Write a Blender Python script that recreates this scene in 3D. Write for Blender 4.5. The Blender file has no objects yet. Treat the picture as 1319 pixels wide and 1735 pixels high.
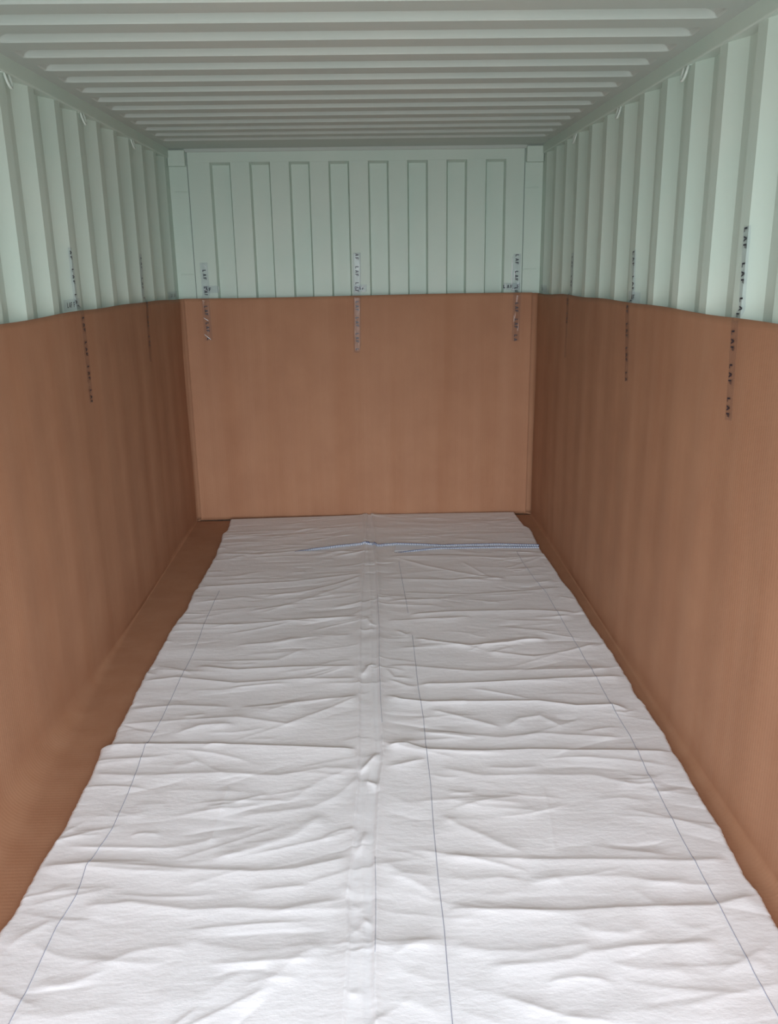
import bpy, bmesh, math, random
import numpy as np
from mathutils import Matrix, Vector

random.seed(4); rng = np.random.default_rng(7)
S = bpy.context.scene
COL = S.collection
W, H = 1319, 1735

# ------------------------------------------------------------------ camera
CAM = np.array([0.044, -5.8244, 1.7053]); FPX = 1469.24
YAW, PITCH, ROLL = 0.0215, 0.2815, 0.0151
def cam_rot():
    cy, sy, cp, sp = math.cos(YAW), math.sin(YAW), math.cos(PITCH), math.sin(PITCH)
    f = np.array([sy*cp, cy*cp, -sp]); r = np.array([cy, -sy, 0.0]); d = np.cross(f, r)
    cr, sr = math.cos(ROLL), math.sin(ROLL)
    return np.array([cr*r + sr*d, -sr*r + cr*d, f])
RM = cam_rot()
cd = bpy.data.cameras.new('camera'); cam = bpy.data.objects.new('camera', cd); COL.objects.link(cam)
cd.sensor_fit = 'HORIZONTAL'; cd.sensor_width = 36.0; cd.lens = FPX*36.0/W; cd.clip_start = 0.02
m = Matrix.Identity(4)
for i in range(3):
    m[i][0] = RM[0][i]; m[i][1] = -RM[1][i]; m[i][2] = -RM[2][i]; m[i][3] = CAM[i]
cam.matrix_world = m
S.camera = cam

SKY_AHEAD = 1.6
# ------------------------------------------------------------------ light: daylight through the open door end
world = bpy.data.worlds.new('daylight'); S.world = world; world.use_nodes = True
nt = world.node_tree; nt.nodes.clear()
wo = nt.nodes.new('ShaderNodeOutputWorld'); bg = nt.nodes.new('ShaderNodeBackground')
tc = nt.nodes.new('ShaderNodeTexCoord'); sx = nt.nodes.new('ShaderNodeSeparateXYZ')
cr = nt.nodes.new('ShaderNodeValToRGB'); mp = nt.nodes.new('ShaderNodeMapRange')
nt.links.new(tc.outputs['Generated'], sx.inputs[0]); nt.links.new(sx.outputs['Z'], mp.inputs['Value'])
mp.inputs['From Min'].default_value = -1; mp.inputs['From Max'].default_value = 1
nt.links.new(mp.outputs[0], cr.inputs[0]); nt.links.new(cr.outputs[0], bg.inputs[0]); nt.links.new(bg.outputs[0], wo.inputs[0])
# sky strength shaped to favour light straight out of the doors over the sides
m1 = nt.nodes.new('ShaderNodeMapRange'); m1.inputs['From Min'].default_value = -.25; m1.inputs['From Max'].default_value = -1.0
m1.inputs['To Min'].default_value = .30; m1.inputs['To Max'].default_value = SKY_AHEAD; m1.interpolation_type = 'SMOOTHSTEP'
nt.links.new(sx.outputs['Y'], m1.inputs['Value']); nt.links.new(m1.outputs[0], bg.inputs[1])
e = cr.color_ramp.elements
e[0].position = 0.0; e[0].color = (.20, .205, .21, 1)
e[1].position = 1.0; e[1].color = (.34, .38, .44, 1)
for p_, c_ in ((.46, (.30, .31, .32)), (.50, (.55, .58, .60)), (.53, (.95, 1.0, 1.05)), (.66, (.95, 1.0, 1.06)), (.78, (.50, .54, .60))):
    a = cr.color_ramp.elements.new(p_); a.color = (*c_, 1)
bg.inputs[1].default_value = 1.0
pl = bpy.data.lights.new('door_opening_daylight', 'AREA'); pl.shape = 'RECTANGLE'; pl.size = 2.3; pl.size_y = 2.3
pl.cycles.is_portal = True
po = bpy.data.objects.new('door_opening_daylight', pl); COL.objects.link(po)
po.location = (0, -6.02, 1.18); po.rotation_euler = (math.radians(90), 0, 0)
S.view_settings.view_transform = 'Standard'; S.view_settings.look = 'None'
S.view_settings.gamma = 1.0; S.view_settings.use_curve_mapping = False
S.view_settings.exposure = 3.0

# ------------------------------------------------------------------ helpers
def at(ax, v, px, py):
    """point of the plane axis=v seen at that place of the photograph"""
    d = RM.T @ np.array([(px - W/2)/FPX, (py - H/2)/FPX, 1.0])
    t = (v - CAM[ax])/d[ax]
    return CAM + d*t

def newobj(name, verts, faces, mat=None, parent=None, smooth=False, **props):
    me = bpy.data.meshes.new(name); me.from_pydata([tuple(map(float, v)) for v in verts], [], faces); me.update()
    if smooth: me.polygons.foreach_set('use_smooth', [True]*len(me.polygons))
    o = bpy.data.objects.new(name, me); COL.objects.link(o)
    if mat: me.materials.append(mat)
    if parent: o.parent = parent
    for k, v in props.items(): o[k] = v
    return o

def grid_obj(name, P, mat=None, parent=None, smooth=True, **props):
    """P: (n, m, 3) array of points -> quad sheet"""
    n, k = P.shape[:2]
    idx = np.arange(n*k).reshape(n, k)
    q = np.stack([idx[:-1, :-1], idx[:-1, 1:], idx[1:, 1:], idx[1:, :-1]], -1).reshape(-1, 4)
    me = bpy.data.meshes.new(name)
    me.vertices.add(n*k); me.vertices.foreach_set('co', P.reshape(-1).astype(np.float32))
    me.loops.add(q.size); me.loops.foreach_set('vertex_index', q.reshape(-1).astype(np.int32))
    me.polygons.add(len(q)); me.polygons.foreach_set('loop_start', np.arange(0, q.size, 4, dtype=np.int32))
    me.polygons.foreach_set('loop_total', np.full(len(q), 4, dtype=np.int32))
    me.update(calc_edges=True); me.validate()
    me.polygons.foreach_set('use_smooth', np.full(len(me.polygons), smooth))
    o = bpy.data.objects.new(name, me); COL.objects.link(o)
    if mat: me.materials.append(mat)
    if parent: o.parent = parent
    for a_, v in props.items(): o[a_] = v
    return o

def solidify(o, t, offset=-1):
    md = o.modifiers.new('thickness', 'SOLIDIFY'); md.thickness = t; md.offset = offset
def bevel(o, w, seg=2):
    md = o.modifiers.new('bevel', 'BEVEL'); md.width = w; md.segments = seg; md.limit_method = 'ANGLE'
def box(x0, x1, y0, y1, z0, z1):
    v = [(x, y, z) for x in (x0, x1) for y in (y0, y1) for z in (z0, z1)]
    f = [(0, 1, 3, 2), (4, 6, 7, 5), (0, 4, 5, 1), (2, 3, 7, 6), (0, 2, 6, 4), (1, 5, 7, 3)]
    return v, f
class MB:
    def __init__(s): s.v = []; s.f = []
    def add(s, v, f):
        b = len(s.v); s.v += [tuple(map(float, p)) for p in v]; s.f += [tuple(i + b for i in q) for q in f]
    def box(s, *a): s.add(*box(*a))
    def tube(s, pts, r, n=8, cap=True):
        pts = [Vector(p) for p in pts]; b = len(s.v)
        t0 = (pts[1] - pts[0]).normalized(); up = Vector((0, 0, 1)) if abs(t0.z) < .9 else Vector((1, 0, 0))
        u = t0.cross(up).normalized()
        for i, p in enumerate(pts):
            t = (pts[min(i+1, len(pts)-1)] - pts[max(i-1, 0)]).normalized()
            u = (u - t*u.dot(t)).normalized(); w = t.cross(u)
            rr = r[i] if isinstance(r, (list, tuple)) else r
            for k in range(n):
                a_ = 2*math.pi*k/n; s.v.append(tuple(p + (u*math.cos(a_) + w*math.sin(a_))*rr))
        for i in range(len(pts)-1):
            for k in range(n):
                s.f.append((b+i*n+k, b+i*n+(k+1) % n, b+(i+1)*n+(k+1) % n, b+(i+1)*n+k))
        if cap:
            s.f.append(tuple(b+k for k in range(n))[::-1]); s.f.append(tuple(b+(len(pts)-1)*n+k for k in range(n)))
    def build(s, name, mat=None, parent=None, smooth=False, **p):
        return newobj(name, s.v, s.f, mat, parent, smooth, **p)
def empty(name, loc, **p):
    o = bpy.data.objects.new(name, None); o.empty_display_size = .05; COL.objects.link(o); o.location = tuple(map(float, loc))
    for k, v in p.items(): o[k] = v
    return o
def rebase(root, ob):
    """give a child mesh built in world coordinates to a root that stands elsewhere"""
    ob.parent = root; ob.matrix_parent_inverse = Matrix.Translation(root.location).inverted()

def sstep(a_, b_, x):
    t = np.clip((x - a_)/(b_ - a_), 0, 1); return t*t*(3 - 2*t)

# ------------------------------------------------------------------ materials
def mat(name, col, rough=.6, spec=.5, metallic=0.0):
    mt = bpy.data.materials.new(name); mt.use_nodes = True
    b = mt.node_tree.nodes['Principled BSDF']
    b.inputs['Base Color'].default_value = (*col, 1); b.inputs['Roughness'].default_value = rough
    b.inputs['Specular IOR Level'].default_value = spec; b.inputs['Metallic'].default_value = metallic
    return mt, mt.node_tree, b
def noise(t, scale, detail=3, vec=None, stretch=None, rough=.55):
    n = t.nodes.new('ShaderNodeTexNoise'); n.inputs['Scale'].default_value = scale; n.inputs['Detail'].default_value = detail
    n.inputs['Roughness'].default_value = rough
    c = t.nodes.new('ShaderNodeTexCoord'); mpp = t.nodes.new('ShaderNodeMapping')
    t.links.new(c.outputs['Object'], mpp.inputs[0]); t.links.new(mpp.outputs[0], n.inputs['Vector'])
    if stretch: mpp.inputs['Scale'].default_value = stretch
    return n
def tint(t, b, n, c1, c2, lo=.35, hi=.65):
    r = t.nodes.new('ShaderNodeValToRGB'); t.links.new(n.outputs[0], r.inputs[0])
    r.color_ramp.elements[0].position = lo; r.color_ramp.elements[0].color = (*c1, 1)
    r.color_ramp.elements[1].position = hi; r.color_ramp.elements[1].color = (*c2, 1)
    t.links.new(r.outputs[0], b.inputs['Base Color']); return r
def bump(t, b, src, strength, dist, prev=None):
    bp = t.nodes.new('ShaderNodeBump'); bp.inputs['Strength'].default_value = strength; bp.inputs['Distance'].default_value = dist
    t.links.new(src.outputs[0], bp.inputs['Height'])
    if prev: t.links.new(prev.outputs[0], bp.inputs['Normal'])
    t.links.new(bp.outputs[0], b.inputs['Normal']); return bp

PAINT, t, b = mat('container_paint', (.56, .66, .585), .55, .4)
tint(t, b, noise(t, 2.2, 5), (.545, .665, .59), (.585, .68, .605))
bump(t, b, noise(t, 60, 3), .15, .002)
PAINTD, t, b = mat('container_paint_dimmed', (.60, .65, .60), .6, .35)  # same paint as the walls, made darker to dim the ceiling
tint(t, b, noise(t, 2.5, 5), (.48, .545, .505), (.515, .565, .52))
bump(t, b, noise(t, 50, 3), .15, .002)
CREVICE, t, b = mat('dark_crevice', (.22, .27, .24), .8, .2)  # dark strip put in for the crevice shade beside each post
PLY, t, b = mat('plywood_floor', (.25, .15, .09), .7)
tint(t, b, noise(t, 6, 5, stretch=(8, .6, 1)), (.2, .115, .07), (.3, .19, .12))
def cardboard(name, across):
    M_, t, b = mat(name, (.47, .29, .18), .75, .25)
    st = (30, 30, .5)
    n1 = noise(t, 1.0, 4, stretch=(9, 9, .35)); r1 = tint(t, b, n1, (.365, .180, .101), (.40, .210, .124), .3, .7)
    n2 = noise(t, 5.0, 6, stretch=(1, 1, 1)); mx = t.nodes.new('ShaderNodeMix'); mx.data_type = 'RGBA'; mx.blend_type = 'MULTIPLY'
    mx.inputs[0].default_value = .5; r2 = t.nodes.new('ShaderNodeValToRGB'); t.links.new(n2.outputs[0], r2.inputs[0])
    r2.color_ramp.elements[0].color = (.86, .82, .82, 1); r2.color_ramp.elements[0].position = .35
    r2.color_ramp.elements[1].color = (1, 1, 1, 1); r2.color_ramp.elements[1].position = .65
    t.links.new(r1.outputs[0], mx.inputs[6]); t.links.new(r2.outputs[0], mx.inputs[7]); t.links.new(mx.outputs[2], b.inputs['Base Color'])
    wv = t.nodes.new('ShaderNodeTexWave'); wv.bands_direction = across; wv.inputs['Scale'].default_value = 22; wv.inputs['Distortion'].default_value = .6
    c = t.nodes.new('ShaderNodeTexCoord'); t.links.new(c.outputs['Object'], wv.inputs['Vector'])
    p = bump(t, b, wv, .12, .0012); bump(t, b, noise(t, 220, 3), .25, .0008, p)
    return M_
CARD_Y = cardboard('brown_fluted_cardboard_side', 'Y'); CARD_X = cardboard('brown_fluted_cardboard_end', 'X')
BAG, t, b = mat('white_woven_plastic', (.80, .79, .79), .5, .4)
tint(t, b, noise(t, 1.1, 4), (.77, .77, .795), (.80, .79, .81))
p = bump(t, b, noise(t, 9, 6, stretch=(.6, 1.4, 1)), .42, .009)
p = bump(t, b, noise(t, 38, 5, stretch=(.85, 1.1, 1)), .32, .0022, p)
bump(t, b, noise(t, 420, 2), .2, .0005, p)
BAGIN, t, b = mat('pale_blue_inner_film', (.74, .82, .92), .35)
THREAD, t, b = mat('grey_blue_thread', (.33, .34, .42), .8)
BLUE, t, b = mat('blue_stitching', (.05, .09, .22), .7)
HEM, t, b = mat('white_hem_binding', (.50, .52, .55), .6)
INK, t, b = mat('black_tape_ink', (.012, .014, .03), .4)
RINGM, t, b = mat('painted_steel_rod', (.62, .69, .63), .4, .5)
bump(t, b, noise(t, 90, 3), .2, .001)
TAPE = bpy.data.materials.new('clear_packing_tape'); TAPE.use_nodes = True; t = TAPE.node_tree; t.nodes.clear()
o_ = t.nodes.new('ShaderNodeOutputMaterial'); mx = t.nodes.new('ShaderNodeMixShader'); tr = t.nodes.new('ShaderNodeBsdfTransparent')
gl = t.nodes.new('ShaderNodeBsdfGlossy'); gl.inputs['Roughness'].default_value = .12
tr.inputs[0].default_value = (.95, .955, .97, 1)
mx.inputs[0].default_value = .008
t.links.new(tr.outputs[0], mx.inputs[1]); t.links.new(gl.outputs[0], mx.inputs[2]); t.links.new(mx.outputs[0], o_.inputs[0])
GLINT, t, b = mat('tape_glint_white', (.75, .78, .8), .12, .9)  # glossy white put in for the highlights on the tape

# ------------------------------------------------------------------ the container shell
YD = -6.02           # door end
HW = 1.175           # half the inner width
PITCHW = .278; Y0 = -2.334 - 14*PITCHW
def wall_profile(ya, yb):
    """(y, depth outward) corners of the trapezoid corrugation"""
    out = []; k = 0
    while Y0 + k*PITCHW < yb + .3:
        y = Y0 + k*PITCHW
        out += [(y + .004, 0), (y + .068, 0), (y + .144, .036), (y + .206, .036)]
        k += 1
    out = [p_ for p_ in out if ya < p_[0] < yb]
    return [(ya, out[0][1])] + out + [(yb, out[-1][1])]
for side, nm in ((-1, 'wall_left'), (1, 'wall_right')):
    pr = wall_profile(YD, -.10)
    pr = pr[:-1] + [(-.10, 0), (.06, 0)]
    v, f = [], []
    ZT = 2.345
    for y, d in pr: v += [(side*(HW + d), y, 0), (side*(HW + d), y, ZT)]
    for i in range(len(pr)-1): f.append((2*i, 2*i+2, 2*i+3, 2*i+1))
    o = newobj(nm, v, f, PAINT, kind='structure'); bevel(o, .006, 2); solidify(o, .002, 1 if side > 0 else -1)
# roof: pressed corrugations that stop short of the side rails
ZR = 2.392; PR = .2134; YS = -.379
ys = []
k = 0
while YS - k*PR > YD: 
    c = YS - k*PR
    for dy in (-.106, -.098, -.060, -.024, -.0066, -.003, 0, .003, .0066, .030, .065, .078, .083, .092, .100): ys.append(c + dy)
    k += 1
ys = sorted(set([round(q, 4) for q in ys if q < -.03] + [-.02, .06]))
ys = np.array(ys)
def roofz(y):
    # recessed (higher) part lies nearer the door than each bright slope
    u = ((y - YS) % PR)         # 0 at the slope centre
    up = np.where(u > PR/2, u - PR, u)      # -PR/2..PR/2
    a_ = 1 - sstep(-.0065, .0065, up)         # falls to 0 just beyond the slope
    b_ = sstep(-.106, -.083, up)            # rises where the recess begins
    return a_*b_
xs = np.concatenate([[-1.165], np.linspace(-1.115, -1.05, 12), np.linspace(-.98, .98, 20), np.linspace(1.05, 1.115, 12), [1.165]])
XX, YY = np.meshgrid(xs, ys)
edge = np.sqrt(np.clip(1 - np.clip((np.abs(XX) - 1.055)/.055, 0, 1)**2, 0, 1))
rz = roofz(YY)*edge
rz[ys > -.36, :] = 0
Pz = np.stack([XX, YY, ZR + .026*rz], -1)
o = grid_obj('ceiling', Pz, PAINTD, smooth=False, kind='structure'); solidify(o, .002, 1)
o.data.polygons.foreach_set('use_smooth', [False]*len(o.data.polygons))
# top side rails
n_ = 1
for side in (-1, 1):
    mb = MB()
    xa, xb = sorted((side*1.163, side*1.235))
    mb.box(xa, xb, YD, .10, 2.338, ZR + .03)
    o = mb.build('trim_%d' % n_, PAINT, kind='structure'); bevel(o, .006, 3); n_ += 1
# end wall: frame face at y=0, eight narrow recessed corrugations
v, f = [], []
xc = [-.855 + .2473*i for i in range(8)]
segs = [-1.055]
for c in xc: segs += [c - .0655, c - .056, c + .056, c + .0655]
segs += [1.055]
ZH = 2.312
mb = MB()
def quad(a_, b_, c_, d_): mb.add([a_, b_, c_, d_], [(0, 1, 2, 3)])
quad((-1.055, 0, ZH), (1.055, 0, ZH), (1.055, 0, 2.40), (-1.055, 0, 2.40))
quad((-1.055, 0, 0), (segs[1], 0, 0), (segs[1], 0, ZH), (-1.055, 0, ZH))
D = .042
for i, c in enumerate(xc):
    a0, a1, a2, a3 = c - .0655, c - .056, c + .056, c + .0655
    quad((a0, 0, 0), (a1, D, 0), (a1, D, ZH - .012), (a0, 0, ZH))
    quad((a1, D, 0), (a2, D, 0), (a2, D, ZH - .012), (a1, D, ZH - .012))
    quad((a2, D, 0), (a3, 0, 0), (a3, 0, ZH), (a2, D, ZH - .012))
    quad((a0, 0, ZH), (a1, D, ZH - .012), (a2, D, ZH - .012), (a3, 0, ZH))
    nx = (xc[i+1] - .0655) if i < 7 else 1.055
    quad((a3, 0, 0), (nx, 0, 0), (nx, 0, ZH), (a3, 0, ZH))
o = mb.build('wall_back', PAINT, kind='structure')
bm = bmesh.new(); bm.from_mesh(o.data); bmesh.ops.remove_doubles(bm, verts=bm.verts, dist=1e-5); bmesh.ops.recalc_face_normals(bm, faces=bm.faces); bm.to_mesh(o.data); bm.free()
bevel(o, .003, 2); solidify(o, .002, 1)
# corner posts (set back behind a dark strip for the crevice), weld seams and the corner fittings on top
for side in (-1, 1):
    mb = MB(); xa, xb = sorted((side*1.060, side*1.19))
    mb.box(xa, xb, .008, .10, 0, 2.40)
    o = mb.build('trim_%d' % n_, PAINT, kind='structure'); bevel(o, .004, 2)
    xa, xb = sorted((side*1.066, side*1.150))
    for z in (2.142, 1.642):
        mb = MB(); mb.box(xa, xb, .005, .010, z - .004, z + .004)
        w_ = mb.build('weld_seam', PAINT, o); bevel(w_, .002, 2)
    mb = MB(); xa, xb = sorted((side*1.052, side*1.0605)); mb.box(xa, xb, .004, .012, 0, 2.405)
    mb.build('crevice_strip', CREVICE, o)
    n_ += 1
    mb = MB(); xa, xb = sorted((side*1.064, side*1.172))
    mb.box(xa, xb, -.035, .02, 2.290, 2.385)
    o = mb.build('trim_%d' % n_, PAINT, kind='structure'); bevel(o, .006, 3); n_ += 1
# roof header dropping to the end wall
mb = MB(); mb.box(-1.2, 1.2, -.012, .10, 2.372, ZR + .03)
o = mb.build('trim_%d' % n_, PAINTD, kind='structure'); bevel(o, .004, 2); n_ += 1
# floor
mb = MB(); mb.box(-1.21, 1.21, YD, .06, -.03, -.004)
mb.build('floor', PLY, kind='structure')

# ------------------------------------------------------------------ cardboard lining
def side_wob(side, y, z):
    wob = .0022*math.sin(y*2*math.pi/PITCHW + .6) + .0018*math.sin(y*9.1 + 2*side) + .003*math.sin(y*2.1 + side)
    return .6*wob*(.35 + .65*math.sin(max(0, min(1, z/1.5))*math.pi)) + .002*math.sin(z*5 + y*3)
def end_y(x, z):
    yy = -.052 - .0022*np.sin(x*2*math.pi/.2473 + 1.0) - .0016*np.sin(x*23 + 1.2) - .0012*np.sin(x*57 + z*1.3) - .002*np.sin(x*3 + z*2)
    return yy - .010*np.exp(-(x + 1.130)/.035) - .012*np.exp(-(1.118 - x)/.03)
def side_sheet(side):
    # rows along y (the last ones wrap round the far corner), columns up the section
    xw = 1.158
    path = []       # (x, y, nx, ny) centre line in plan
    for y in np.arange(-5.6, -.080, .0175): path.append((xw, y, 1, 0))
    cx_, cy_, r_ = xw - .042, -.082, .042
    for a_ in np.linspace(0, math.pi/2, 14)[1:]: path.append((cx_ + r_*math.cos(a_), cy_ + r_*math.sin(a_), math.cos(a_), math.sin(a_)))
    for x in np.linspace(cx_ - .01, cx_ - .10, 5): path.append((x, -.040, 0, 1))
    rows = []
    for i, (x, y, nx, ny) in enumerate(path):
        ztop = 1.525 - .012*sstep(-2.2, -.9, y) - .020*sstep(-1.0, -.1, y)
        ztop += .002*math.sin(y*7.3 + side)
        if side < 0: r0 = .008 + .10*float(1 - sstep(-3.8, -1.5, y))
        else: r0 = .010 + .03*float(1 - sstep(-3.9, -2.0, y))
        straight = nx > .99
        row = []
        zs = list(np.linspace(ztop, r0 + .002, 60))
        for z in zs:
            w2 = side_wob(side, y, z)
            o2 = 0 if not straight else w2
            row.append((side*(x - nx*abs(0) - o2*nx - .002), y - o2*ny*.3, z))
        # bend at the foot, then the flange that runs in under the bag
        if straight:
            for a_ in np.linspace(0, math.pi/2, 9)[1:]:
                row.append((side*(x - .002 - r0 + r0*math.cos(a_)), y, r0 - r0*math.sin(a_) + .0015))
            for u in np.linspace(.02, .34, 6): row.append((side*(x - .002 - r0 - u + (0.17*0)), y, .0015))
        else:
            for a_ in np.linspace(0, math.pi/2, 9)[1:]:
                row.append((side*x, y, (r0 + .002)*(1 - a_/(math.pi/2)) + .0015))
            for u in np.linspace(.02, .34, 6): row.append((side*(x - nx*.0), y - ny*0 - .0, .0015))
        rows.append(row)
    return np.array(rows)
for side, lab in ((-1, 'tall brown cardboard sheet lining the lower left wall and turning onto the floor'),
                  (1, 'tall brown cardboard sheet lining the lower right wall beside the white liner')):
    P = side_sheet(side)
    o = grid_obj('cardboard_sheet', P, CARD_Y, label=lab, category='cardboard', group='cardboard lining sheets')
    solidify(o, .003, 0)
# end sheet, overlapping the turned corners of the side sheets
xs = np.linspace(-1.130, 1.118, 270); zs = np.linspace(1.495, .006, 60)
XX, ZZ = np.meshgrid(xs, zs)
zz_top = 1.0
YYs = end_y(XX, ZZ)
ZZ = ZZ + (ZZ/1.495)*(.004*np.sin(XX*2.2))
o = grid_obj('cardboard_sheet', np.stack([XX, YYs, ZZ], -1), CARD_X, label='brown cardboard sheet standing across the far end wall with vertical ripples',
             category='cardboard', group='cardboard lining sheets')
solidify(o, .003, 0)

# ------------------------------------------------------------------ the white liner bag on the floor
ZB = .030
LP = [(391,877),(385,895),(376,903),(374,916),(366,935),(353,959),(333,995),(328,998),(316,1029),(298,1050),(291,1061),(282,1077),(250,1133),(237,1155),(224,1182),(207,1216),(185,1262),(170,1267),(164,1286),(146,1322),(138,1337),(106,1400),(97,1415),(76,1445),(42,1505),(19,1547),(0,1570)]
RP = [(870,861),(877,874),(890,889),(900,894),(908,910),(916,926),(921,935),(940,959),(955,983),(974,1005),(997,1042),(1005,1055),(1018,1074),(1046,1114),(1065,1144),(1082,1178),(1090,1186),(1130,1243),(1143,1269),(1162,1299),(1184,1335),(1224,1400),(1264,1475),(1293,1517),(1319,1562)]
def wpts(L, z=ZB): return np.array([at(2, z, *q) for q in L])
Lw, Rw = wpts(LP), wpts(RP)
def edge_fn(Pw):
    o_ = np.argsort(Pw[:, 1]); return Pw[o_, 1], Pw[o_, 0]
ly, lx = edge_fn(Lw); ry, rx = edge_fn(Rw)
YA, YB_ = -5.15, -.062
ny, nx = 1380, 480
# denser towards the camera is not needed: even rows
yv = np.linspace(YA, YB_, ny)
xl = np.interp(yv, ly, lx); xr = np.interp(yv, ry, rx)
jit = np.cumsum(rng.normal(0, .0006, ny)); jit -= np.interp(yv, np.linspace(YA, YB_, 24), jit[np.linspace(0, ny-1, 24).astype(int)])
xl = xl + jit; xr = xr - jit[::-1]
sv = np.linspace(0, 1, nx)
X = xl[:, None] + (xr - xl)[:, None]*sv[None, :]
Y = np.repeat(yv[:, None], nx, 1)
# far hem not quite straight
Z = np.zeros_like(X)
def ridge(pts, amp, wn, wf, fade=.06, eps=.002, lengthwise=False):
    """crease along a world polyline; far side (larger y) drops off over wf, near side over wn"""
    pts = np.asarray(pts)[:, :2]
    x0, y0 = pts.min(0) - .05 - 3*wn; x1, y1 = pts.max(0) + .05 + 3*wn
    ia = np.searchsorted(yv, y0); ib = np.searchsorted(yv, y1)
    if ib <= ia: return
    Xs, Ys = X[ia:ib], Y[ia:ib]
    best = np.full(Xs.shape, 1e9); sd = np.zeros(Xs.shape); tt = np.zeros(Xs.shape)
    seg = np.diff(pts, axis=0); Ls = np.hypot(seg[:, 0], seg[:, 1]); tot = Ls.sum(); acc = 0
    for (p_, s_, l_) in zip(pts[:-1], seg, Ls):
        if l_ < 1e-6: continue
        u = ((Xs - p_[0])*s_[0] + (Ys - p_[1])*s_[1])/l_**2; uc = np.clip(u, 0, 1)
        dx = Xs - p_[0] - uc*s_[0]; dy = Ys - p_[1] - uc*s_[1]; d = np.hypot(dx, dy)
        sg = np.where((s_[0]*dy - s_[1]*dx)*(1 if (lengthwise or s_[0] >= 0) else -1) >= 0, 1, -1)
        mk = d < best
        best = np.where(mk, d, best); sd = np.where(mk, sg, sd); tt = np.where(mk, acc + uc*l_, tt); acc += l_
    fd = np.clip(np.minimum(tt, tot - tt)/fade, 0, 1); fd = fd*fd*(3 - 2*fd)
    w = np.where(sd > 0, wf, wn)
    Z[ia:ib] += amp*fd*np.exp(-(np.sqrt(best**2 + eps**2) - eps)/w)
def rp(L, amp, wn, wf, fade=.06, eps=.002, lengthwise=False): ridge(wpts(L), amp, wn, wf, fade, eps, lengthwise)
# transverse fold lines of the left half
A = [
 ([(372,903),(500,897),(622,891)], .004, .06, .012), ([(366,938),(440,940),(500,934),(617,935)], .009, .06, .010),
 ([(329,996),(420,990),(492,986),(617,971)], .007, .05, .010), ([(445,1012),(523,1001),(570,990),(617,975)], .006, .04, .012),
 ([(440,1040),(540,1008),(612,985)], .004, .03, .015),
 ([(292,1057),(400,1059),(500,1051),(610,1045)], .009, .06, .010), ([(400,1093),(455,1090),(513,1080)], .006, .04, .012),
 ([(380,1120),(470,1118),(520,1098)], .004, .03, .012),
 ([(330,1128),(400,1135),(500,1130),(610,1129)], .008, .05, .010), ([(237,1155),(300,1148),(400,1158),(500,1151),(610,1150)], .008, .05, .012),
 ([(400,1201),(480,1194),(560,1184),(612,1181)], .008, .05, .015), ([(320,1222),(400,1217),(487,1228),(540,1208),(612,1180)], .006, .04, .015),
 ([(215,1203),(300,1195),(400,1200)], .006, .04, .015), ([(290,1247),(340,1232),(400,1228)], .008, .04, .02),
 ([(167,1265),(260,1263),(400,1264),(500,1267),(610,1272)], .016, .10, .008),
 ([(150,1312),(230,1315),(380,1310),(470,1315),(552,1303),(612,1305)], .007, .05, .018),
 ([(612,1316),(570,1350),(530,1368),(400,1384)], .006, .04, .02), ([(610,1300),(540,1325),(480,1365)], .004, .04, .02),
 ([(95,1418),(120,1405),(146,1391)], .006, .025, .010), ([(356,1457),(430,1440),(500,1417),(552,1378)], .008, .045, .03),
 ([(300,1470),(400,1446),(480,1420),(556,1375)], .004, .04, .03),
 ([(61,1470),(150,1463),(240,1468),(341,1475),(430,1478),(500,1473),(601,1452)], .011, .07, .012),
 ([(133,1537),(220,1530),(322,1543),(400,1540),(476,1544),(530,1533),(588,1524)], .013, .06, .016),
 ([(60,1515),(110,1505),(140,1498)], .006, .03, .012), ([(0,1617),(40,1585),(80,1565),(110,1560)], .009, .04, .012),
 ([(80,1565),(100,1582),(140,1590)], .004, .03, .012),
 ([(130,1640),(182,1632),(230,1612),(285,1605),(330,1608)], .010, .05, .018), ([(49,1669),(100,1671),(140,1660),(200,1637)], .007, .04, .014),
 ([(300,1590),(340,1600),(430,1615),(560,1600)], .006, .05, .018), ([(400,1720),(460,1660),(510,1620),(567,1597)], .009, .05, .03),
 ([(250,1700),(340,1690),(420,1640),(480,1615)], .005, .05, .03), ([(390,1325),(372,1380),(352,1440)], .005, .015, .015),
 ([(0,1715),(100,1722),(220,1700)], .006, .05, .02), ([(300,1620),(285,1680),(262,1735)], .003, .02, .02),
]
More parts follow.
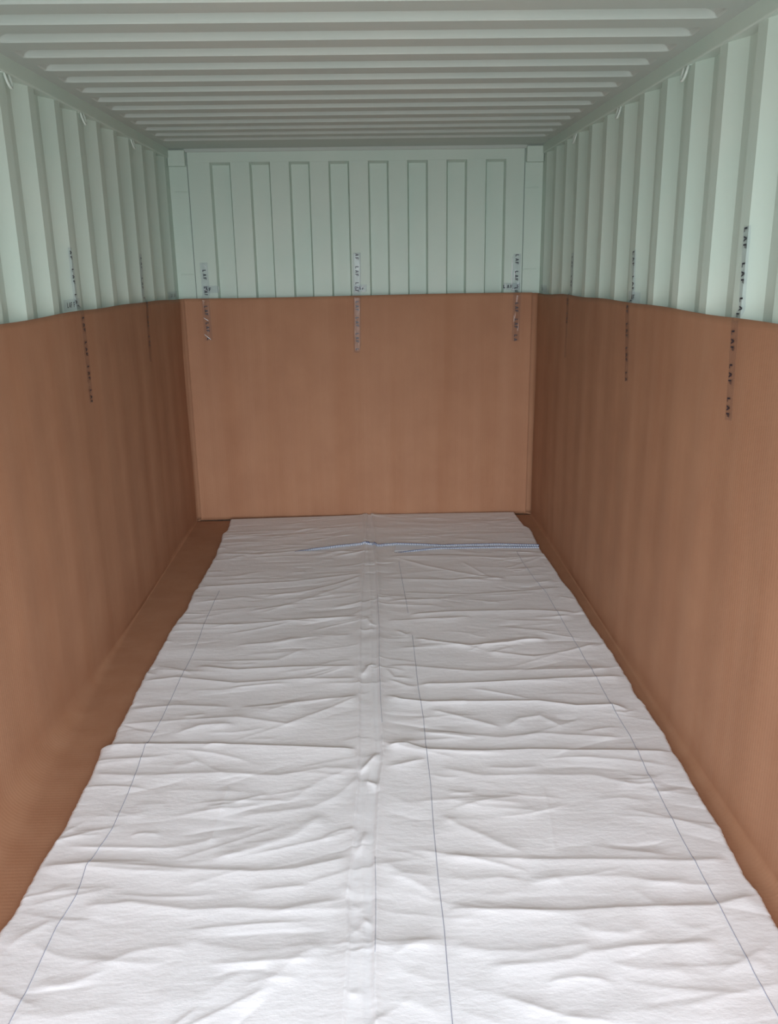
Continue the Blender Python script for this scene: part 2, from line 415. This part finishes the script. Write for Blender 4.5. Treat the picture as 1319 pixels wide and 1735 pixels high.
B_ = [
 ([(652,882),(740,888),(870,880)], .003, .05, .015), ([(652,908),(760,905),(895,902)], .003, .05, .015),
 ([(660,943),(760,941),(850,945),(921,942)], .006, .05, .010), ([(672,945),(720,958),(770,968),(840,980)], .005, .02, .012),
 ([(780,950),(830,978),(860,982)], .004, .015, .012), ([(850,965),(900,950),(930,940)], .003, .02, .01),
 ([(650,980),(760,982),(860,979)], .006, .04, .010), ([(680,1003),(800,1006),(900,1000),(950,995)], .005, .04, .010),
 ([(652,1020),(700,1014),(760,1015)], .004, .03, .01),
 ([(692,1042),(760,1037),(900,1034),(977,1038)], .010, .06, .010), ([(652,1052),(700,1050),(800,1045)], .005, .04, .012),
 ([(699,1080),(740,1088),(798,1095),(860,1090),(890,1084),(933,1083)], .010, .03, .012),
 ([(819,1104),(870,1108),(906,1112),(960,1103),(1016,1089)], .007, .03, .012), ([(790,1105),(830,1090),(870,1085)], .004, .03, .01),
 ([(650,1130),(690,1128),(800,1137),(900,1134),(1040,1132)], .006, .05, .012),
 ([(707,1160),(800,1158),(870,1155),(952,1150),(1062,1146)], .010, .05, .010), 
 ([(650,1178),(680,1186),(730,1191),(800,1190),(914,1189),(978,1197),(1039,1195),(1070,1204)], .014, .045, .010),
 ([(722,1201),(770,1213),(855,1234)], .008, .03, .02), ([(1030,1205),(1060,1208),(1082,1200)], .005, .02, .012),
 ([(855,1234),(880,1218),(915,1213),(960,1235)], .007, .03, .02), ([(730,1240),(850,1250),(920,1243),(1060,1250)], .006, .05, .014),
 ([(650,1266),(690,1262),(726,1272),(820,1274),(900,1271),(1077,1273),(1146,1275)], .012, .08, .010),
 ([(740,1300),(819,1315),(900,1313),(1008,1314),(1084,1333)], .006, .05, .02), ([(745,1350),(819,1368),(900,1373),(933,1378)], .005, .05, .02),
 ([(741,1377),(780,1400),(817,1415),(860,1435),(905,1451)], .009, .05, .022), ([(1000,1355),(1060,1352),(1110,1360)], .004, .04, .018),
 ([(1100,1345),(1150,1338),(1170,1330)], .004, .02, .01), ([(920,1330),(932,1380),(941,1450)], .004, .018, .018),
 ([(745,1452),(819,1454),(900,1457),(1000,1457),(1171,1459),(1240,1456)], .010, .05, .012),
 ([(900,1490),(980,1485),(1065,1487),(1110,1495),(1180,1492)], .008, .05, .02), ([(745,1483),(790,1492),(850,1487),(900,1495)], .007, .05, .02),
 ([(745,1513),(830,1516),(900,1510)], .005, .05, .02), ([(1060,1500),(1110,1530),(1150,1530)], .005, .04, .02),
 ([(752,1541),(819,1543),(880,1544),(971,1545),(1046,1540),(1209,1536),(1290,1515)], .016, .09, .010),
 ([(965,1560),(1000,1578),(1060,1583),(1110,1570)], .010, .04, .03), ([(1120,1560),(1180,1575),(1225,1578)], .005, .04, .02),
 ([(756,1600),(819,1612),(900,1613),(971,1604),(1020,1595)], .009, .05, .014), ([(819,1640),(900,1635),(971,1627),(1001,1615),(1084,1605),(1225,1597)], .011, .05, .014),
 ([(1020,1630),(1084,1643),(1149,1646),(1185,1655)], .008, .04, .018), ([(1210,1610),(1260,1625),(1319,1640)], .005, .04, .02),
 ([(770,1668),(850,1690),(930,1725)], .006, .05, .03), ([(990,1720),(1100,1712),(1250,1690)], .005, .05, .03),
 ([(650,1630),(700,1600),(756,1590)], .010, .04, .02), ([(650,1480),(700,1492),(745,1520)], .008, .03, .02), ([(640,1455),(680,1480),(745,1486)], .007, .03, .02),
 ([(655,1345),(700,1365),(735,1370)], .003, .04, .02), ([(650,1300),(680,1296),(728,1285)], .009, .03, .015), ([(650,1270),(690,1258),(722,1258)], .007, .03, .015),
 ([(652,1150),(690,1162),(708,1163)], .007, .025, .01), ([(650,1130),(668,1148),(705,1150)], .006, .025, .01), ([(665,1065),(690,1075),(700,1068)], .006, .02, .01),
 ([(650,1690),(710,1700),(766,1730)], .006, .04, .03), ([(650,1620),(690,1650),(750,1665)], .006, .04, .03),
]
for L_, a_, wn, wf in A + B_: 
    far_ = float(np.clip((1560 - np.mean([q_[1] for q_ in L_]))/300, 0, 1))
    rp(L_, a_*(.40 + .26*far_), wn*.75, wf*(1.35 - .3*far_), eps=.0035 - .001*far_)
# lengthwise folds of the centre pleat
LC = [(622,870),(618,930),(613,1000),(610,1076),(609,1180),(608,1265),(606,1335),(601,1400),(597,1452),(588,1525),(590,1600),(586,1676),(582,1735),(572,1980)]
RC = [(630,868),(637,940),(641,1000),(643,1125),(646,1227),(650,1280),(643,1333),(639,1400),(636,1468),(637,1562),(635,1676),(638,1735),(642,1980)]
rp(LC, .009, .022, .0055, .02, .001, True); rp(RC[::-1], .012, .024, .0055, .02, .001, True)
rp([(q[0] - 22*(1 if q[1] > 1300 else .6), q[1]) for q in RC], .0045, .012, .012, .02)
rp([(606,1575),(622,1562),(637,1580)], .006, .015, .010); rp([(590,1590),(604,1578),(618,1568)], .005, .015, .010)
rp([(590,1524),(606,1540),(622,1530)], .004, .015, .010); rp([(602,1455),(616,1425),(624,1405)], .006, .012, .012)
rp([(606,1315),(622,1298),(645,1275)], .010, .016, .012); rp([(612,1322),(634,1330),(643,1345)], .009, .014, .01)
rp([(610,1150),(625,1130),(643,1125)], .008, .015, .010); rp([(618,1043),(628,1058),(643,1060)], .006, .012, .010)
rp([(590,1700),(600,1685),(608,1670)], .006, .02, .012); rp([(578,1500),(590,1508),(597,1525)], .004, .012, .010)
# small random creases, mostly crosswise
for i in range(520):
    cx_ = rng.uniform(-.95, 1.08); cy_ = rng.uniform(-5.0, -.1); Lh = rng.uniform(.04, .22); an = rng.normal(0, .22) + (.25*(cx_ < .0)*(abs(cx_) < .5) - .2*(cx_ > .1)*(cx_ < .5))
    c_, s_ = math.cos(an), math.sin(an); bend = rng.normal(0, .012)
    pts = [(cx_ + u*Lh*c_, cy_ + u*Lh*s_ + bend*(1 - u*u)) for u in (-1, -.5, 0, .5, 1)]
    ridge(pts, rng.uniform(.0008, .0030)*rng.choice([1, 1, -.7]), rng.uniform(.008, .03), rng.uniform(.006, .015), Lh*.6)
# broad swells
for i in range(26):
    cx_ = rng.uniform(-.9, 1.0); cy_ = rng.uniform(-5.0, -.2); sx_ = rng.uniform(.15, .4); sy_ = rng.uniform(.05, .14)
    Z += rng.uniform(-.004, .006)*np.exp(-((X - cx_)/sx_)**2 - ((Y - cy_)/sy_)**2)
Z = ZB - .006 + Z
# rolled edges
de = np.minimum(X - xl[:, None], xr[:, None] - X); db = np.minimum(YB_ - Y, Y - YA)
rr = .016
def roll(d): 
    u = np.clip(d/rr, 0, 1); return np.sqrt(np.clip(1 - (1 - u)**2, 0, 1))
# far end lies flatter against the lining
Z *= roll(np.minimum(de, db))
Z = np.maximum(Z, .0005) + .004
# extra rings that drop straight to the cardboard
sv2 = 1 - np.cos(np.linspace(0, math.pi/2, 7))
P = np.stack([X, Y, Z], -1)
far_y = np.interp(X[-1], [-.93, -.4, 0.05, .6, 1.02], [-.030, -.012, .012, .006, .0])  # far hem meanders a little
P[:, :, 1] += sstep(-.5, YB_, Y)*(far_y[None, :] - .014)
bagroot = empty('bulk_liner_bag', (0, -2.5, 0), label='large white woven plastic liner laid flat and creased along the floor', category='liner')
o = grid_obj('fabric_body', P, BAG); rebase(bagroot, o)
def hz(x, y):
    i = int(np.clip(np.searchsorted(yv, y), 1, ny-1)); s_ = (x - xl[i])/(xr[i] - xl[i])*(nx - 1)
    j = int(np.clip(round(s_), 0, nx-1)); return max(Z[i, j], Z[i-1, j], Z[i, max(0, j-1)], Z[i, min(nx-1, j+1)])
def thread(L, w=.0022, lift=.0008, name='seam_or_crease_line', mt=THREAD):
    Pw = wpts(L, ZB + .002)[:, :2]
    seg = np.hypot(*np.diff(Pw, axis=0).T); cum = np.concatenate([[0], np.cumsum(seg)]); n = int(cum[-1]/.006)
    s_ = np.linspace(0, cum[-1], n); xs_ = np.interp(s_, cum, Pw[:, 0]); ys_ = np.interp(s_, cum, Pw[:, 1])
    mb = MB(); pts = [(xs_[i], ys_[i], hz(xs_[i], ys_[i]) + lift*.4) for i in range(n)]
    mb.tube(pts, w*.5, 5); o = mb.build(name, mt, smooth=True); rebase(bagroot, o); return o
thread([(372,1000),(347,1053),(330,1099),(299,1163),(271,1224),(246,1265),(227,1318),(220,1335),(190,1403),(146,1468),(129,1517),(95,1570),(68,1627),(45,1676),(15,1733),(-110,1960)])['label'] = 'thin blue grey seam thread along the left margin'
thread([(876,934),(885,950),(905,978),(927,1004),(946,1038),(964,1068),(1001,1129),(1043,1205),(1069,1246),(1099,1311),(1113,1335),(1156,1418),(1202,1502),(1255,1600),(1278,1646),(1319,1718),(1330,1738),(1435,1930)])['label'] = 'thin blue grey seam thread along the right margin'
thread([(676,950),(681,978),(686,1004),(692,1038)]); thread([(699,1075),(701,1091),(709,1163),(718,1216),(722,1262),(730,1326),(735,1400),(743,1487),(753,1570),(760,1657),(768,1740),(786,1960)])
thread([(640,1010),(643,1060),(643,1125),(646,1200),(648,1227)], .0014); thread([(636,1455),(637,1500),(637,1562),(636,1620)], .0012)  # thin dark lines laid along the right crease of the centre pleat
# stitched hem standing up across the far end
def hem(L, h, tilt, name='stitched_hem', step=.0105, zl=.001):
    Pw = wpts(L, ZB)[:, :2]
    seg = np.hypot(*np.diff(Pw, axis=0).T); cum = np.concatenate([[0], np.cumsum(seg)]); n = max(4, int(cum[-1]/.006))
    s_ = np.linspace(0, cum[-1], n); xs_ = np.interp(s_, cum, Pw[:, 0]); ys_ = np.interp(s_, cum, Pw[:, 1])
    hh = h*np.clip(np.minimum(s_ + .0, 99)/.12, .15, 1)
    v, f = [], []
    for i in range(n):
        z0 = hz(xs_[i], ys_[i]) - .003; x, y = xs_[i], ys_[i]
        v += [(x, y - .0012, z0), (x, y + tilt - .0012, z0 + hh[i]), (x, y + tilt + .0012, z0 + hh[i]), (x, y + .003, z0)]
    for i in range(n-1):
        for k in range(3): f.append((4*i + k, 4*i + k + 1, 4*i + 5 + k, 4*i + 4 + k))
    o = newobj(name, v, f, HEM); rebase(bagroot, o)
    mb = MB(); d = 0
    while d < cum[-1]:
        x = np.interp(d, cum, Pw[:, 0]); y = np.interp(d, cum, Pw[:, 1]); z0 = hz(x, y) - .002; hk = h*min(1, max(.15, d/.12))
        x2 = x + .0025
        mb.tube([(x, y - .002, z0 + hk*.1), ((x + x2)/2, y - .003 + tilt*.5, z0 + hk*.55), (x2, y - .002 + tilt, z0 + hk*.96), (x2 + .001, y + tilt + .002, z0 + hk)], .0017, 5)
        d += step
    pts = [(xs_[i], ys_[i] + tilt - .0005, hz(xs_[i], ys_[i]) - .002 + hh[i]) for i in range(0, n)]
    mb.tube(pts, .0013, 5)
    s = mb.build('blue_overlock_stitches', BLUE, smooth=True); s.parent = o; s.matrix_parent_inverse = Matrix.Identity(4)
    return o
h1 = hem([(500,935),(540,930.5),(570,927),(601,924),(622,923),(631,923),(638.6,927),(652,924.5),(673,923),(710,924),(752,926),(783,925),(843,924),(913,925.5)], .013, .006)
h1['label'] = 'white hem edged with blue overlock stitches'
h2 = hem([(914,928),(845,928),(783,929),(752,930),(722,932),(692,935),(669,936)][::-1], .009, .004)
# film showing in the open pocket between the two hems
q = wpts([(669,934),(692,933),(722,930),(745,928),(720,924),(690,923),(672,923)], ZB)
mb = MB(); top = [(p_[0], p_[1], hz(p_[0], p_[1]) + .003) for p_ in q]; mb.add(top, [tuple(range(len(top)))])
o = mb.build('inner_film', BAGIN); solidify(o, .001); rebase(bagroot, o); o['label'] = 'pale blue film showing in the open hem'
# tangled thread end
c = wpts([(623,922)])[0]; mb = MB(); pts = []
for i in range(46):
    a_ = i*.62; r_ = .004 + .006*rng.random(); pts.append((c[0] + r_*1.3*math.cos(a_), c[1] - .004 + r_*.5*math.sin(a_*1.3), hz(c[0], c[1]) + .008 + .006*math.sin(a_*1.7)))
mb.tube(pts, .0011, 5); o = mb.build('thread_knot', BLUE, smooth=True); rebase(bagroot, o)

# ------------------------------------------------------------------ lashing rings under the top rails
names = {(-1, 0): 'painted steel lashing ring under left top rail, nearest the camera', (-1, 1): 'painted steel lashing ring under left top rail, middle of three',
         (-1, 2): 'painted steel lashing ring under left top rail, nearest the far end', (1, 0): 'painted steel lashing ring under right top rail, nearest the camera',
         (1, 1): 'painted steel lashing ring under right top rail, middle of three', (1, 2): 'painted steel lashing ring under right top rail, nearest the far end'}
def ring_mesh(side):
    mb = MB(); pts = []
    R_ = .021
    for a_ in np.linspace(-.0, math.pi, 19):
        pts.append((0, -R_*math.cos(a_), -.018 - R_*1.35*math.sin(a_)))
    pts = [(0, -R_ + .001, .004), (0, -R_, -.012)] + pts + [(0, R_, -.012), (0, R_ - .001, .004)]
    pts = [(-side*(.010 - p_[2]*.25), p_[1], p_[2]) for p_ in pts]
    mb.tube(pts, .0046, 10); return mb
proto = {}
for side in (-1, 1):
    for k, y in enumerate((-2.535, -1.715, -.884)):
        root = empty('lashing_ring', (side*1.180, y, 2.340), label=names[(side, k)], category='ring', group='lashing rings under the top rails')
        if side not in proto:
            r1 = ring_mesh(side).build('ring_rod', RINGM, root, True)
            pads = []
            for ya_ in (-.040, .022):
                mb = MB(); mb.box(-.012, .012, ya_, ya_ + .018, -.004, .004)
                r2 = mb.build('weld_pad', PAINT, root); bevel(r2, .002); pads.append(r2)
            proto[side] = [r1] + pads
        else:
            for r_ in proto[side]:
                c_ = r_.copy(); COL.objects.link(c_); c_.parent = root

# ------------------------------------------------------------------ clear tape strips printed with LAF
GLY = {'L': [[(0, 0), (.62, 0), (.62, .2), (.24, .2), (.24, 1), (0, 1)]],
       'A': [[(0, 0), (.22, 0), (.30, .26), (.52, .26), (.60, 0), (.82, 0), (.53, 1), (.29, 1)], ],
       'F': [[(0, 0), (.24, 0), (.24, .40), (.56, .40), (.56, .58), (.24, .58), (.24, .81), (.66, .81), (.66, 1), (0, 1)]],
       'M': [[(0, 0), (.2, 0), (.2, .6), (.42, .2), (.64, .6), (.64, 0), (.84, 0), (.84, 1), (.64, 1), (.42, .55), (.2, 1), (0, 1)]]}
AHOLE = [(.35, .42), (.47, .42), (.41, .70)]
def word(mb, text, s0, place, lh=.021, adv=.0235, lw=.021):
    for i, ch in enumerate(text):
        if ch == ' ': continue
        def pt(g): return place(s0 + i*adv + g[0]*lw, (g[1] - .5)*lh)
        if ch == 'A':
            out = GLY['A'][0]
            # two legs, apex and bar as separate polygons leaving the counter open
            for pg in ([(0, 0), (.22, 0), (.41, .68), (.53, 1), (.29, 1)], [(.60, 0), (.82, 0), (.53, 1), (.41, .68)], [(.24, .2), (.58, .2), (.53, .38), (.29, .38)]):
                mb.add([pt(g) for g in pg], [tuple(range(len(pg)))])
        else:
            for pg in GLY[ch]: mb.add([pt(g) for g in pg], [tuple(range(len(pg)))])

def frame_of(wall):
    # returns normal pointing into the room
    return {'L': np.array([1., 0, 0]), 'R': np.array([-1., 0, 0]), 'B': np.array([0, -1., 0])}[wall]
def tape(wall, path, width, words, label, cat='tape', group='printed clear tape strips', glints=(), vertical=True, shift=0.0, name='adhesive_tape_strip'):
    """path: world points of the centre line; words: [(text, start distance)]"""
    path = np.array(path, float); N = frame_of(wall)
    seg = np.linalg.norm(np.diff(path, axis=0), axis=1); cum = np.concatenate([[0], np.cumsum(seg)])
    def P_(s, off, lift):
        c = np.array([np.interp(s, cum, path[:, k]) for k in range(3)])
        i = int(np.clip(np.searchsorted(cum, s) - 1, 0, len(seg) - 1)); t_ = (path[i+1] - path[i])/seg[i]
        side = np.cross(N, t_); side /= np.linalg.norm(side)   # letter 'up'
        return c + side*off + N*lift
    n = max(3, int(cum[-1]/.012)); ss = np.linspace(0, cum[-1], n); us = np.linspace(-.5, .5, 7)
    G = np.array([[P_(s, u*width, .0004 + .0006*math.sin(s*61 + u*5) + .0007*math.sin(u*9 + s*20)) for u in us] for s in ss])
    root = empty(name, path[0], label=label, category=cat, group=group)
    o = grid_obj('clear_film', G, TAPE); solidify(o, .0002, 0); rebase(root, o)
    mb = MB()
    for tx, s0 in words: word(mb, tx, s0, lambda s, o2: P_(min(max(s, 0), cum[-1]), o2 + shift, .0024))
    if mb.v:
        l = mb.build('printed_letters', INK); rebase(root, l)
    for (s0, s1, u0, u1, r_) in glints:
        mb = MB(); k = 10; pts = [P_(s0 + (s1 - s0)*i/k, (u0 + (u1 - u0)*i/k)*width + .0012*math.sin(i*1.9), .003) for i in range(k+1)]
        mb.tube(pts, [r_*(.35 + .65*math.sin(math.pi*(.08 + .84*i/k))) for i in range(k+1)], 8)
        c_ = mb.build('glint_streak', GLINT, smooth=True); rebase(root, c_);  # white tube standing in for a highlight
    return root
XWL, XCL = 1.173, 1.1475     # tape face on the steel and on the cardboard
def side_path(side, pxs, ztop_card):
    """pxs: (px,py) down the strip; the strip lies on steel above the cardboard edge, on the cardboard below"""
    pts = [at(0, side*XWL, *pxs[0])]
    yA = at(0, side*XWL, *pxs[0])[1]; yC = at(0, side*XCL, *pxs[-1])
    y_mid = yA + (yC[1] - yA)*.4
    pts.append(np.array([side*XWL, y_mid, ztop_card + .028]))
    z0 = ztop_card - .004
    for t_ in np.linspace(0, 1, 16):
        y = y_mid + (yC[1] - y_mid)*t_; z = z0 + (yC[2] - z0)*t_
        pts.append(np.array([side*(1.156 - side_wob(side, y, z) - .0030), y, z]))
    return pts
def laf(start, n, per=.1015, first=None):
    out = []; 
    if first: out.append(first)
    return out + [('LAF', start + per*i) for i in range(n)]
tape('R', side_path(1, [(1267,383), (1232,712)], 1.523), .050, laf(.003, 6, .101), 'clear tape with LAF lettering on the right wall, nearest the camera', shift=-.004)
tape('R', side_path(1, [(1075,424), (1060,646)], 1.513), .050, laf(.004, 5, .101) + [('LA', .512)], 'clear tape with LAF lettering on the right wall, middle one of three')
tape('R', side_path(1, [(971,428), (956,606)], 1.508), .050, laf(.02, 4, .101), 'clear tape with faint LAF lettering on right wall, nearest the far end')
tape('L', side_path(-1, [(118,419), (158,682)], 1.527), .050, [('AF', .012)] + laf(.085, 6, .1015), 'clear tape with LAF lettering running down the left wall, nearest the camera')
tape('L', side_path(-1, [(238,430), (257,613)], 1.514), .050, laf(.02, 5, .105), 'clear tape with LAF lettering on left wall close to the far corner')
YW, YC_ = -.004, -.0605
def back_path(x0, x1, ztop, zbot, zc=1.497):
    xm = x0 + (x1 - x0)*(ztop - zc)/(ztop - zbot)
    return [(x0, YW, ztop), (xm, YW - .004, zc + .020), ] + [
        (xm + (x1 - xm)*t_, float(end_y(xm + (x1 - xm)*t_, z_)) - .0035, z_) for t_ in np.linspace(0, 1, 12) for z_ in [(zc - .003)*(1 - t_) + zbot*t_]]
def pb(px, py, y=-.004): q_ = at(1, y, px, py); return q_[0], q_[2]
xa, za = pb(345, 445); xb, zb = pb(354, 577, YC_)
tape('B', back_path(xa, xb, za, zb), .050, [('LAF', .045), ('LAF', .150), ('LAF', .30), ('LAF', .405), ('LA', .505)], 'clear tape with LAF lettering on the far end wall, leftmost of its three',
     glints=[(.01, .03, -.1, .3, .0022), (.375, .395, -.4, .2, .0022), (.480, .515, -.5, .3, .0024)])
xa, za = pb(605, 428); xb, zb = pb(606, 597, YC_)
tape('B', back_path(xa, xb, za, zb), .050, [('AF', .006), ('LAF', .085), ('LAF', .185)] + laf(.335, 3, .101) + [('LA', .636)], 'clear tape with LAF lettering on the far end wall, middle of its three')
xa, za = pb(877, 430); xb, zb = pb(874, 578, YC_)
tape('B', back_path(xa, xb, za, zb), .050, laf(.004, 3, .103) + laf(.335, 2, .103) + [('LA', .54)], 'clear tape with LAF lettering and painted highlights on far end wall, rightmost of three',
     glints=[(.02, .20, -.62, -.60, .0036), (.20, .25, -.60, -.55, .0028), (.10, .17, -.25, -.22, .002)])
# short pieces crossing the strips along the cardboard edge
def cross_piece(wall, a_, b_, words, label, glints=(), w=.045, **k):
    tape(wall, [a_, b_], w, words, label, group='short cross pieces of clear tape', glints=glints, name='adhesive_tape_piece', **k)
yc = at(0, -XWL, 108, 520); yd = at(0, -XWL, 143, 513)
cross_piece('L', (-XWL + .001, yc[1], 1.552), (-XWL + .001, yc[1] + .20, 1.552), [('LAF', .035), ('F', .115)], 'short clear tape piece lettered LAF lying level at the left wall cardboard edge', w=.045)
cross_piece('L', (-XWL + .001, -.30, 1.520), (-XWL + .001, -.06, 1.520), [('LA', .05), ('LA', .14)], 'short clear tape piece in the left far corner above the cardboard')
x0, z0 = pb(345, 491); x1, _ = pb(371, 491)
cross_piece('B', (x0, YW - .002, z0 + .002), (x1, YW - .002, z0 + .002), [('AF', .012)], 'short clear tape piece across the leftmost strip of far end wall', glints=[(.108, .112, -.5, .5, .0022), (.004, .03, .1, -.3, .002)])
x0, z0 = pb(600, 489); x1, _ = pb(622, 489)
cross_piece('B', (x0, YW - .002, z0 + .002), (x1, YW - .002, z0 + .002), [('LAF', .006)], 'crumpled shiny tape piece across the middle strip of far end wall', glints=[(.0, .035, -.42, -.46, .0026), (.048, .078, -.45, -.4, .003), (.045, .075, .0, .42, .0026)])
x0, z0 = pb(853, 486); x1, _ = pb(882, 486)
cross_piece('B', (x0, YW - .002, z0 + .002), (x1, YW - .002, z0 + .002), [('LAF', .000), ('F', .09)], 'short clear tape piece across the rightmost strip of far end wall', glints=[(.012, .018, .5, -.5, .0026), (.055, .085, -.4, -.45, .003)])
yc = at(0, XWL, 1075, 505)
cross_piece('R', (XWL - .001, yc[1] + .08, 1.545), (XWL - .001, yc[1] - .09, 1.545), [('AF', .05)], 'short clear tape piece at the right wall cardboard edge on middle strip')
cross_piece('R', (XWL - .001, -.06, 1.522), (XWL - .001, -.26, 1.522), [('LA', .04)], 'short clear tape piece in the right far corner above the cardboard')
